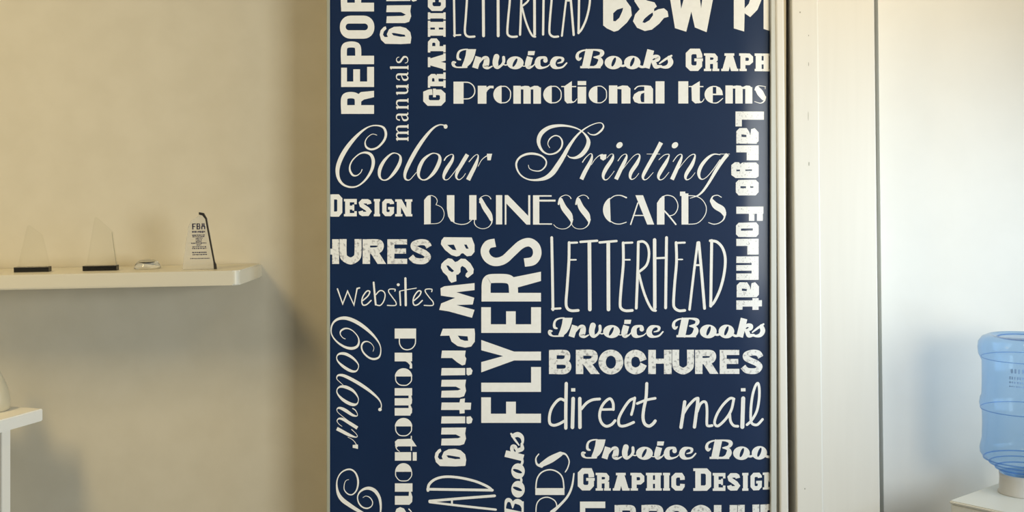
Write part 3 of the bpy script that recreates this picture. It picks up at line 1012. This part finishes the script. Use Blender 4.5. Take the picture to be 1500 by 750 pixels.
# tapered engraved award
p = on_shelf(293, WL - 0.225)
s = (CAM_D + WL - 0.225) / F
award = empty('engraved_award', p, 'tapered clear award engraved with dark lettering, nearest the right end of the shelf', 'award', ry=SH_TILT)
bm = bmesh.new()
px = lambda q: q * s
TH = 0.013
fr = [(-25, 0), (22.5, 0), (11.5, 74), (5, 82), (-12, 70), (-15.5, 60)]
a = [bm.verts.new((px(x), -TH, px(z))) for x, z in fr]
b = [bm.verts.new((px(x), TH, px(z))) for x, z in fr]
bm.faces.new(a)
bm.faces.new(b[::-1])
for i in range(len(fr)):
    bm.faces.new((a[i], b[i], b[(i + 1) % len(fr)], a[(i + 1) % len(fr)]))
bmesh.ops.bevel(bm, geom=list(bm.edges), offset=0.002, segments=1, affect='EDGES')
body = from_bm('crystal_slab', bm, M['frost'], award)
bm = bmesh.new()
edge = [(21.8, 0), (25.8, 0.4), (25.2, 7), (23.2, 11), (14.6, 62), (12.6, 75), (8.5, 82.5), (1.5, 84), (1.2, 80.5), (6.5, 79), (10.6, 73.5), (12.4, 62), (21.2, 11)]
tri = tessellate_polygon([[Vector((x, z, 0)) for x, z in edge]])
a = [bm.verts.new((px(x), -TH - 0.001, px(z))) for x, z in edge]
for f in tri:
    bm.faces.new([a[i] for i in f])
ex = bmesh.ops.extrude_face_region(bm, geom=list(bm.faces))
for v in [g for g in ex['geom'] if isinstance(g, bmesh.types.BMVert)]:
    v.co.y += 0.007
from_bm('painted_refraction', bm, M['painted_refraction'], award)  # opaque strip painted dark for the room refracted in the crystal's edge
bm = bmesh.new()
# engraving: three capitals, a bold line and small lines of text (too small to read)
rects = []
gx, gz = -8.8, 58.8
for q in ((0, 0, 1.3, 8), (0, 6.7, 4.2, 8), (0, 3.4, 3.4, 4.7),
          (5.4, 0, 6.7, 8), (5.4, 6.8, 9, 8), (5.4, 3.4, 9, 4.6), (5.4, 0, 9.2, 1.2), (8.3, .8, 9.6, 3.8), (8.3, 4.3, 9.4, 7.2),
          (11, 0, 12.3, 4), (14.4, 0, 15.7, 4), (11.4, 3.4, 15.2, 4.6), (11.7, 4, 13, 8), (13.6, 4, 14.9, 8)):
    rects.append((gx + q[0] * 1.2, gz + q[1] * 1.1, gx + q[2] * 1.2 + .3, gz + q[3] * 1.1))
import random
rnd = random.Random(5)


def text_line(x0, x1, z, h):
    x = x0
    while x < x1:
        w = rnd.uniform(1.0, 3.2)
        rects.append((x, z + rnd.uniform(0, .25 * h), min(x + w, x1), z + h))
        x += w + rnd.uniform(.35, .8)


text_line(-9, 10.5, 53.6, 3.0)
for z, x0, x1 in ((49.5, -9, 9.5), (47.3, -8.5, 9), (45, -4, 6), (42.5, -4, 5), (40, -4, 5), (37.8, -10.5, 11.5), (35.2, -3, 4), (32.4, -9, 11.5), (30, -9.5, 12)):
    text_line(x0, x1, z, 1.7)
text_line(-9.5, 12, 24.2, 1.8)
text_line(-9, 12, 21, 1.8)
text_line(-12.5, 16, 15.5, 1.5)
for x0, z0, x1, z1 in rects:
    bm.faces.new([bm.verts.new((px(x), -TH - 0.0006, px(z))) for x, z in ((x0, z0), (x1, z0), (x1, z1), (x0, z1))])
o = from_bm('engraving', bm, M['engrave'], award)

# ------------------------------------------------------------------ table at the lower left
pa = P(63, 598.5, WL - 0.165)
TZ = pa.z
ang = math.radians(18)
tdir = Vector((-math.sin(ang), -math.cos(ang), 0))     # along the visible end, towards the camera
ldir = Vector((-math.cos(ang), math.sin(ang), 0))      # along the table, away to the left
table = empty('side_table', (pa.x, pa.y, 0.0), 'white side table in the lower left corner, its end edge slanting toward the camera', 'table')
bm = bmesh.new()


def tp(a, b, z):
    q = tdir * a + ldir * b
    return (q.x, q.y, z)


def tbox(bm, a0, a1, b0, b1, z0, z1, bev=0.0):
    vs = [bm.verts.new(tp(a, b, z)) for z in (z0, z1) for a in (a0, a1) for b in (b0, b1)]
    fs = [bm.faces.new([vs[i] for i in q]) for q in
          ((0, 1, 3, 2), (4, 6, 7, 5), (0, 4, 5, 1), (2, 3, 7, 6), (0, 2, 6, 4), (1, 5, 7, 3))]
    if bev:
        bmesh.ops.bevel(bm, geom=list({e for f in fs for e in f.edges}), offset=bev, segments=2, affect='EDGES')


tbox(bm, 0.0, 0.62, 0.0, 0.50, TZ - 0.043, TZ, 0.003)
from_bm('table_top', bm, M['table'], table)
for a, b in ((0.04, 0.105), (0.54, 0.105), (0.04, 0.40), (0.54, 0.40)):
    bm = bmesh.new()
    tbox(bm, a, a + 0.045, b, b + 0.09, 0.0, TZ - 0.043, 0.002)
    from_bm('leg', bm, M['table'], table)

# rounded cream vase at the photo's left edge
vz = TZ
vp = P(-14, 598, WL - 0.20)
vase = empty('ceramic_vase', (vp.x, vp.y, vz), 'bell-shaped cream ceramic vase on the side table, cut by the left photo edge', 'vase')
bm = bmesh.new()
prof = [(0.0001, 0.0), (0.058, 0.0), (0.064, 0.006), (0.066, 0.03), (0.062, 0.06), (0.053, 0.09), (0.042, 0.115), (0.031, 0.14), (0.026, 0.16), (0.029, 0.175), (0.025, 0.175), (0.022, 0.16), (0.0001, 0.15)]
lathe_into(bm, prof, 48)
from_bm('body', bm, M['vase'], vase, True)

# ------------------------------------------------------------------ water cooler with its bottle
a42 = math.radians(42)
bdir = Vector((math.cos(a42), math.sin(a42), 0))       # top edge running back
fdir = Vector((math.sin(a42), -math.cos(a42), 0))      # top edge running forward
Lc = P(1390, 733, 4.0 - CAM_D)
CT = Lc.z
cc = P(1500, 722, 4.093 - CAM_D)                       # centre of the bottle
cooler = empty('water_cooler', (Lc.x, Lc.y, 0.0), 'cream water cooler standing in the corner under the blue bottle', 'water cooler')
bm = bmesh.new()


def cbox(bm, b0, b1, f0, f1, z0, z1, bev=0.0):
    vs = []
    for z in (z0, z1):
        for b in (b0, b1):
            for f in (f0, f1):
                q = bdir * b + fdir * f
                vs.append(bm.verts.new((q.x, q.y, z)))
    fs = [bm.faces.new([vs[i] for i in q]) for q in
          ((0, 1, 3, 2), (4, 6, 7, 5), (0, 4, 5, 1), (2, 3, 7, 6), (0, 2, 6, 4), (1, 5, 7, 3))]
    if bev:
        bmesh.ops.bevel(bm, geom=list({e for f in fs for e in f.edges}), offset=bev, segments=3, affect='EDGES')


cbox(bm, 0.004, 0.356, 0.004, 0.326, 0.0, CT - 0.012, 0.004)
from_bm('cabinet', bm, M['cooler'], cooler)
bm = bmesh.new()
cbox(bm, 0.0, 0.36, 0.0, 0.33, CT - 0.0119, CT, 0.004)
from_bm('lid', bm, M['cooler'], cooler)
bm = bmesh.new()
o = cc - Lc
lathe_into(bm, [(0.0001, CT), (0.082, CT), (0.083, CT + 0.004), (0.079, CT + 0.008), (0.0765, CT + 0.05), (0.0785, CT + 0.066), (0.0735, CT + 0.066), (0.066, CT + 0.052), (0.064, CT + 0.006), (0.0001, CT + 0.005)], 56, o.x, o.y)
from_bm('bottle_collar', bm, M['collar'], cooler, True)

sc_b = 4.093 / F
zr = lambda v: (722 - v) * sc_b
prof_px = [(5, 716), (22, 712), (24, 700), (30, 692), (34, 690), (46, 679), (56.5, 671), (60.5, 665), (61, 658), (59.5, 651), (58, 645), (57.5, 620), (58, 604),
           (60.5, 599), (61.5, 592), (60.5, 585), (58.5, 580), (58, 560), (58.2, 530), (60.5, 525), (63, 520), (64, 510), (63, 502), (58, 495), (50, 491.5), (46, 491), (44, 493), (38, 494.5), (0.05, 495)]
bottle = empty('water_bottle', (cc.x, cc.y, CT), 'translucent blue water bottle upturned on the cooler at the right photo edge', 'bottle')
bm = bmesh.new()
lathe_into(bm, [(r * sc_b, zr(v)) for r, v in prof_px], 72)
from_bm('shell', bm, M['bottle'], bottle, True)
# faded print on the bottle's side facing the room
bm = bmesh.new()
for z0, z1, a0, a1, step in ((533, 539, -40, -10, 5.0), (544, 548, -42, -8, 3.4), (551, 553.5, -42, -8, 3.4), (557, 559, -42, -12, 3.0)):
    a = a0
    k = 0
    while a < a1:
        k += 1
        w = step * (0.35 + 0.4 * ((k * 37) % 10) / 10)
        q = []
        for aa, vv in ((a, z1), (a + w, z1), (a + w, z0), (a, z0)):
            th = math.radians(-90 + aa)
            r = 58.6 * sc_b
            q.append(bm.verts.new((r * math.cos(th), r * math.sin(th), zr(vv))))
        bm.faces.new(q)
        a += step
from_bm('faded_print', bm, M['bottle_ink'], bottle)

# moulded rings that read as darker bands in the plastic
for r_px, v, thick in ((58.9, 524.5, 0.5), (59.9, 599.5, 0.6), (55.5, 672.5, 1.0), (47.5, 679, 0.9), (39, 686, 1.1), (36, 494.2, 1.1)):
    bm = bmesh.new()
    n, m_ = 72, 8
    grid = [[bm.verts.new(((r_px + 1.2 * thick * math.cos(b)) * sc_b * math.cos(a), (r_px + 1.2 * thick * math.cos(b)) * sc_b * math.sin(a), zr(v) + thick * sc_b * math.sin(b)))
             for b in [2 * math.pi * j / m_ for j in range(m_)]] for a in [2 * math.pi * i / n for i in range(n)]]
    for i in range(n):
        for j in range(m_):
            bm.faces.new((grid[i][j], grid[(i + 1) % n][j], grid[(i + 1) % n][(j + 1) % m_], grid[i][(j + 1) % m_]))
    from_bm('moulded_ring', bm, M['ring'], bottle, True)
